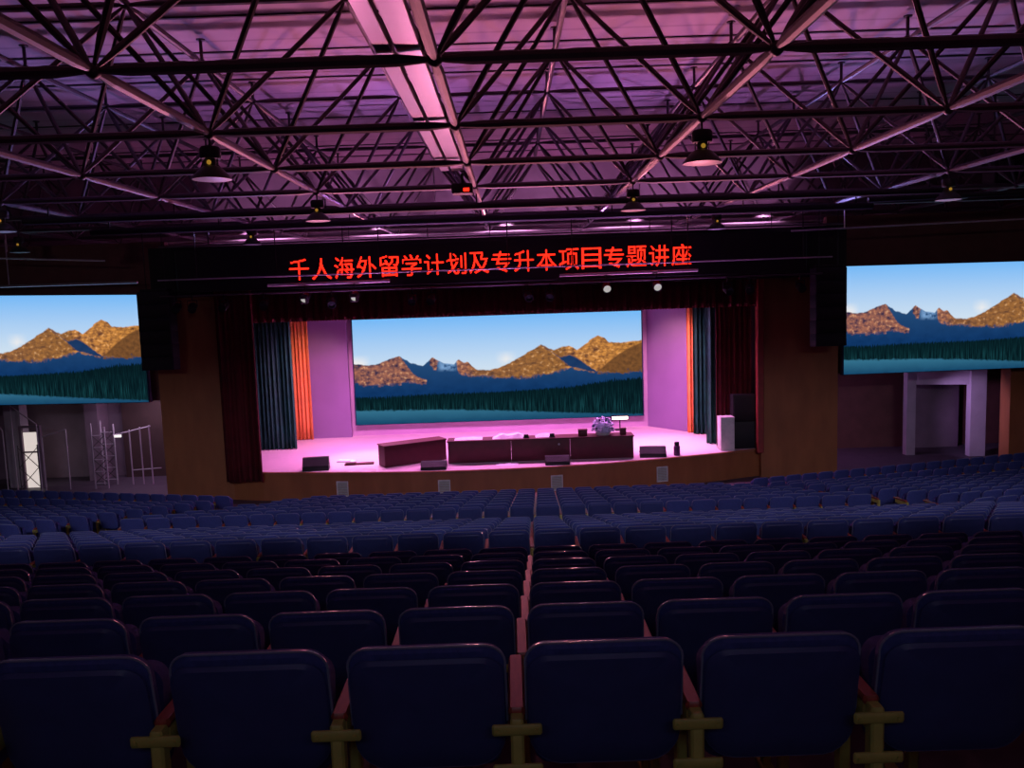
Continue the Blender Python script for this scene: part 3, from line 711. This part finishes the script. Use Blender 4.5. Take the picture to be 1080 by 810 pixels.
pipe('batten', 'short bright batten under the left part of the red writing', [(-7.5, 25.9, 7.17), (-3.7, 25.9, 7.19)], .045, 'chrome', (-7.2, -4), group='pale battens before the sign', cat='batten', zt=9.0)
pipe('batten', 'short bright batten under the right part of the red writing', [(1.6, 25.9, 7.18), (5.9, 25.9, 7.20)], .045, 'chrome', (2, 5.6), group='pale battens before the sign', cat='batten', zt=9.0)
pipe('batten', 'long dull batten with stage lamps just above the red valance', [(-11, 26.2, 6.93), (9.9, 26.2, 6.97)], .03, 'steel', (-10.4, 9.4), group='pale battens before the sign', cat='batten', zt=7.05)
pipe('support_pipe', 'pale pipe above the left mountain screen with one upright', [(-19.5, 27.6, 7.48), (-12.3, 27.6, 7.46)], .04, 'chrome', (-16.55,), zt=9.0)
pipe('support_pipe', 'thin pale pipe high above the left screen, by the small lamp', [(-18.5, 25.9, 8.45), (-12.5, 25.9, 8.1)], .025, 'chrome', (-15.5,), zt=9.0)
pipe('support_pipe', 'thin pale pipe high above the right mountain screen', [(8.5, 25.0, 8.25), (19.5, 25.0, 8.45)], .025, 'chrome', (10.1, 17.2), zt=9.0)
pipe('support_pipe', 'grey pipe running over the top of the red sign', [(-11, 26.35, 8.5), (10.6, 26.35, 8.52)], .03, 'steel', (-9.4, -2.5, 4.5, 9.9), zt=9.0)
pipe('support_pipe', 'dark pipe near the roof above the right screen', [(9.5, 22.0, 8.78), (19.0, 22.0, 8.95)], .07, 'dark', (10.1, 13.7, 17.3), zt=9.05)

pipe('support_pipe', 'pale pipe over the stage house behind the red sign, the lower of two', [(-13, 31, 8.98), (12, 31, 9.0)], .03, 'chrome', (-11.5, -4.3, 2.9, 10.1), zt=9.06, group='pipes behind the red sign')
pipe('support_pipe', 'pale pipe over the stage house behind the red sign, the upper of two', [(-12, 29.5, 9.5), (11, 29.5, 9.5)], .03, 'chrome', (-9.7, -2.5, 4.7), zt=11.47, group='pipes behind the red sign')
# stage lamps
def par(label, x, y, z, m_lens, s=1.0, tilt=20, rz=0.0):
    r = thing('stage_lamp', label, 'stage lamp', (x, y, z), rz, 'stage lamps on the battens')
    b = MB(); b.box(-.02, .02, -.03, .03, -.14*s, .04, .005); b.box(-.15*s, .15*s, -.02, .02, -.16*s, -.13*s, .005)
    for k in (-1, 1): b.box(k*.15*s-.01, k*.15*s+.01, -.02, .02, -.36*s, -.13*s, .003)
    b.build('yoke', M_['dark'], r)
    M = Matrix.Translation((0, 0, -.36*s)) @ Matrix.Rotation(math.radians(90+tilt), 4, 'X')
    b = MB(); b.lathe([(0, -.22*s), (.08*s, -.2*s), (.13*s, -.08*s), (.135*s, .2*s), (.12*s, .2*s), (.12*s, .15*s)], n=18, M=M); b.build('can', M_['dark'], r)
    b = MB(); b.lathe([(0, .165*s), (.06*s, .163*s), (.119*s, .15*s), (.119*s, .14*s), (0, .14*s)], n=18, M=M); b.build('lens', M_[m_lens], r)
    if m_lens == 'lens' and x < 0:
        for k in range(4):
            a = k*PI/2; b = MB(); Mk = M @ Matrix.Rotation(a, 4, 'Z') @ Matrix.Translation((.135*s, 0, .2*s)) @ Matrix.Rotation(math.radians(-25), 4, 'Y')
            b.box(-.004, .004, -.11*s, .11*s, 0, .16*s, 0, Mk); b.build('barn_door', M_['dark'], r)
    return r
par('stage lamp with pale lens on the left bright batten, under the first characters', -6.35, 25.9, 7.13, 'lens', 1.0)
par('stage lamp with pale lens on the left bright batten, under the fourth character', -4.8, 25.9, 7.13, 'lens', 1.0)
par('stage lamp with bright round lens on the right bright batten, its left one', 3.05, 25.9, 7.13, 'lens', 1.0)
par('stage lamp with bright round lens on the right bright batten, its right one', 4.62, 25.9, 7.13, 'lens', 1.0)
for x, lb in ((-10.5, 'at the far left by the hung speaker'), (-10.0, 'second from the left by the hung speaker'), (-9.0, 'above the left red curtain'), (-7.75, 'left of the first pale lens'), (-5.6, 'between the two left pale lenses'), (-3.05, 'under the sixth red character'), (-2.45, 'under the seventh red character'), (.6, 'under the middle of the red writing'), (1.3, 'left of the right bright lens'), (6.9, 'right of the end of the writing'), (7.6, 'second right of the end of the writing'), (9.2, 'beside the right hung speaker')):
    par('small dark stage lamp on the dull batten, '+lb, x, 26.2, 6.92, 'shade', .95, 25, .2*math.sin(x*3))

# left recess: scaffold tower, frame and rods
t = thing('scaffold_tower', 'narrow lattice scaffold tower under the left screen', 'scaffold', (-15.3, 30.4, 0))
for x in (-.24, .24):
    for y in (-.35, .35):
        b = MB(); b.tube((x, y, 0), (x, y, 2.45 if x < 0 else 2.3), .03, 8); b.build('upright', M_['pale'], t)
b = MB()
for k in range(5):
    for y in (-.35, .35): b.tube((-.24, y, .2+.45*k), (.24, y, .2+.45*k), .018, 6)
b.build('rungs', M_['pale'], t)
b = MB()
for k in range(4):
    for y in (-.35, .35): b.tube((-.24, y, .2+.45*k), (.24, y, .65+.45*k), .014, 6); b.tube((.24, y, .2+.45*k), (-.24, y, .65+.45*k), .014, 6)
b.build('cross_braces', M_['steel'], t)
t = thing('pipe_scaffold', 'low pipe frame with a lit tube, right of the scaffold tower', 'scaffold', (-14.1, 30.6, 0))
for x in (-.3, .1, .45):
    b = MB(); b.tube((x, 0, 0), (x, 0, 2.15+.2*x), .028, 8); b.build('upright', M_['pale'], t)
b = MB(); b.tube((-.9, 0, 1.9), (.5, 0, 2.2), .025, 8); b.tube((-.3, 0, .55), (.8, 0, .6), .02, 8); b.build('rail', M_['pale'], t)
b = MB(); b.box(-.86, -.6, -.05, .01, 1.82, 1.91, .01); b.build('lit_tube', M_['stripl'], t)
for i, (p, q, lb) in enumerate((((-19.2, 29.9, 3.1), (-18.7, 29.9, 2.3), 'left of the lit doorway'), ((-18.4, 30.0, 3.2), (-17.5, 30.0, 2.5), 'above the lit doorway'), ((-17.4, 30.1, 2.0), (-16.5, 30.1, 2.25), 'right of the lit doorway'))):
    b = MB(); b.tube(Vector(p)-Vector(q), (0, 0, 0), .025, 8); b.tube((0, 0, -.0), (0, 0, -q[2]), .022, 8)
    b.tube(Vector(p)-Vector(q), Vector((p[0]-q[0], 0, -q[2])), .022, 8)
    tag(b.build('brace_pipe', M_['pale'], loc=q), 'thin slanting pale pipe frame under the left screen, '+lb, 'pipe', 'slanting pipes under the left screen')
b = MB()
for k in range(2): z = .1+k*.75; b.tube((-.36, 0, z), (.36, 0, z+.75), .014, 6); b.tube((.36, 0, z), (-.36, 0, z+.75), .014, 6)
for x in (-.36, .36): b.tube((x, 0, 0), (x, 0, 1.7), .018, 6)
tag(b.build('brace_gate', M_['steel'], loc=(-18.05, 30.25, 0)), 'grey cross-braced frame standing before the lit doorway', 'frame')
# high on the right: air unit
t = thing('air_unit', 'dark ventilation unit with round fan up at the right edge of the roof', 'ventilation unit', (14.65, 24.2, 8.65))
b = MB(); b.box(-.75, .75, -.35, .35, .58, 1.5, .04); b.build('casing', M_['dark'], t)
b = MB(); b.lathe([(0, 0), (.38, 0), (.42, .04), (.42, .1), (0, .1)], n=20, M=Matrix.Translation((.28, -.36, 1.04)) @ Matrix.Rotation(PI/2, 4, 'X')); b.build('fan_housing', M_['black'], t)
b = MB(); b.box(-.66, -.22, -.375, -.345, .75, 1.3, .01); b.build('access_panel', M_['steel'], t)
b = MB()
for x in (-.6, .5): b.tube((x, 0, 1.5), (x, 0, 3.44), .025, 6)
b.build('hangers', M_['steel'], t)

# ------------------------------------------------------------------ light
w = bpy.data.worlds.new('world'); S.world = w; w.use_nodes = True
bg = w.node_tree.nodes['Background']; bg.inputs[0].default_value = (.35, .4, .8, 1); bg.inputs[1].default_value = .01
def aim(o, tgt):
    d = Vector(tgt)-o.location; o.rotation_euler = d.to_track_quat('-Z', 'Y').to_euler()
def spot(name, loc, tgt, rgb, W, deg, blend=.8, r=.15):
    l = bpy.data.lights.new(name, 'SPOT'); l.energy = W; l.color = rgb; l.spot_size = math.radians(deg); l.spot_blend = blend; l.shadow_soft_size = r
    o = bpy.data.objects.new(name, l); COL.objects.link(o); o.location = loc; aim(o, tgt); return o
def area(name, loc, tgt, rgb, W, sx, sy, spread=180):
    l = bpy.data.lights.new(name, 'AREA'); l.energy = W; l.color = rgb; l.shape = 'RECTANGLE'; l.size = sx; l.size_y = sy; l.spread = math.radians(spread)
    o = bpy.data.objects.new(name, l); COL.objects.link(o); o.location = loc; aim(o, tgt); return o
MAG, PURP, BLUE = (1, .27, .38), (.66, .25, .95), (.36, .30, .95)
for x in (-5.6, -.5, 4.6): area('stage_wash', (x, 29.8, 6.6), (x, 30.2, 1), (1, .30, .85), 400, 3, 1, 130)
spot('stage_key', (5.5, 29.2, 6.6), (5.7, 29.8, 1), (1, .7, .95), 1300, 50)
spot('stage_key', (-5.0, 29.0, 6.6), (-5.2, 28.8, 1), (1, .7, .95), 1100, 45)
for x in (-7.6, 6.2): spot('drape_light', (x*.8, 30.5, 6.5), (x*1.08, 33, 3), (1, .55, .45), 420, 70)
# added unseen coloured fills at the stage edge and on top of the sign, thrown up under the roof
for x, tx, ty, c, W in ((-6, -4, 11, MAG, 2500), (-1.5, 0, 9, MAG, 2500), (1.8, 4, 9, MAG, 2500), (6, 8, 11, MAG, 2500), (-8, -11, 12, BLUE, 2000), (8.2, 12, 12, BLUE, 2000), (-4.5, -6, 22, PURP, 1700), (-.5, 0, 22, PURP, 1700), (4.4, 6, 22, PURP, 1700)):
    spot('roof_fill', (x, 26.3, 1.6), (tx, ty, 12.1), c, W, 66, .9)
for x, tx, ty, c, W in ((-5, -4, 9, MAG, 850), (0, 1, 8, MAG, 850), (5, 6, 9, MAG, 850), (-9, -11, 13, BLUE, 700), (9, 11, 13, BLUE, 700), (-3, -3, 18, PURP, 450), (3, 4, 18, PURP, 450)):
    spot('roof_fill', (x, 26.9, 8.9), (tx, ty, 12.1), c, W, 62, .9)
for x in (-9, -4.5, 0, 4.5, 9): spot('roof_fill', (x, 28.8, 8.7), (x, 35.7, 9.9), (.8, .34, .75), 1300, 66, .8)  # added fill to brighten the far wall behind the sign
# cool fill spots added at the rear, thrown over the cross aisle onto the front seats and the stage front
for k in range(-6, 7): spot('rear_fill', (k*1.75, 2.5, 8.8), (k*2.4, 20.6, 1.2), (.74, .72, 1), 740, 30, .6)
for s in (-1, 1): spot('rear_fill', (s*9, 3, 8.9), (s*17, 29, 7.6), (1, .8, .8), 420, 36, .9)  # added fill to lift the dark upper side walls
area('rear_fill', (0, -1.3, 7.7), (0, 2.6, 5.2), (.6, .68, 1), 11, 4, .5)  # added soft blue fill behind the nearest row
area('recess_fill', (13, 30.5, 3.3), (14.5, 31, 0), (.7, .4, 1), 16, 1, .5)  # added purple fill inside the right recess
spot('portal_fill', (14.3, 29.2, 2.9), (17.4, 30.6, 1.6), (.7, .42, 1), 330, 60)  # added spot to brighten the portal's right jamb
area('recess_fill', (-14, 30.6, 3.3), (-14.5, 31, 0), (.85, .6, .9), 50, 2, .5)  # added fill for the left recess, no lamp hangs there
vs = S.view_settings; S.display_settings.display_device = 'sRGB'; vs.view_transform = 'Standard'; vs.look = 'None'; vs.exposure = 0; vs.gamma = 1; vs.use_curve_mapping = False
S.cycles.max_bounces = 6
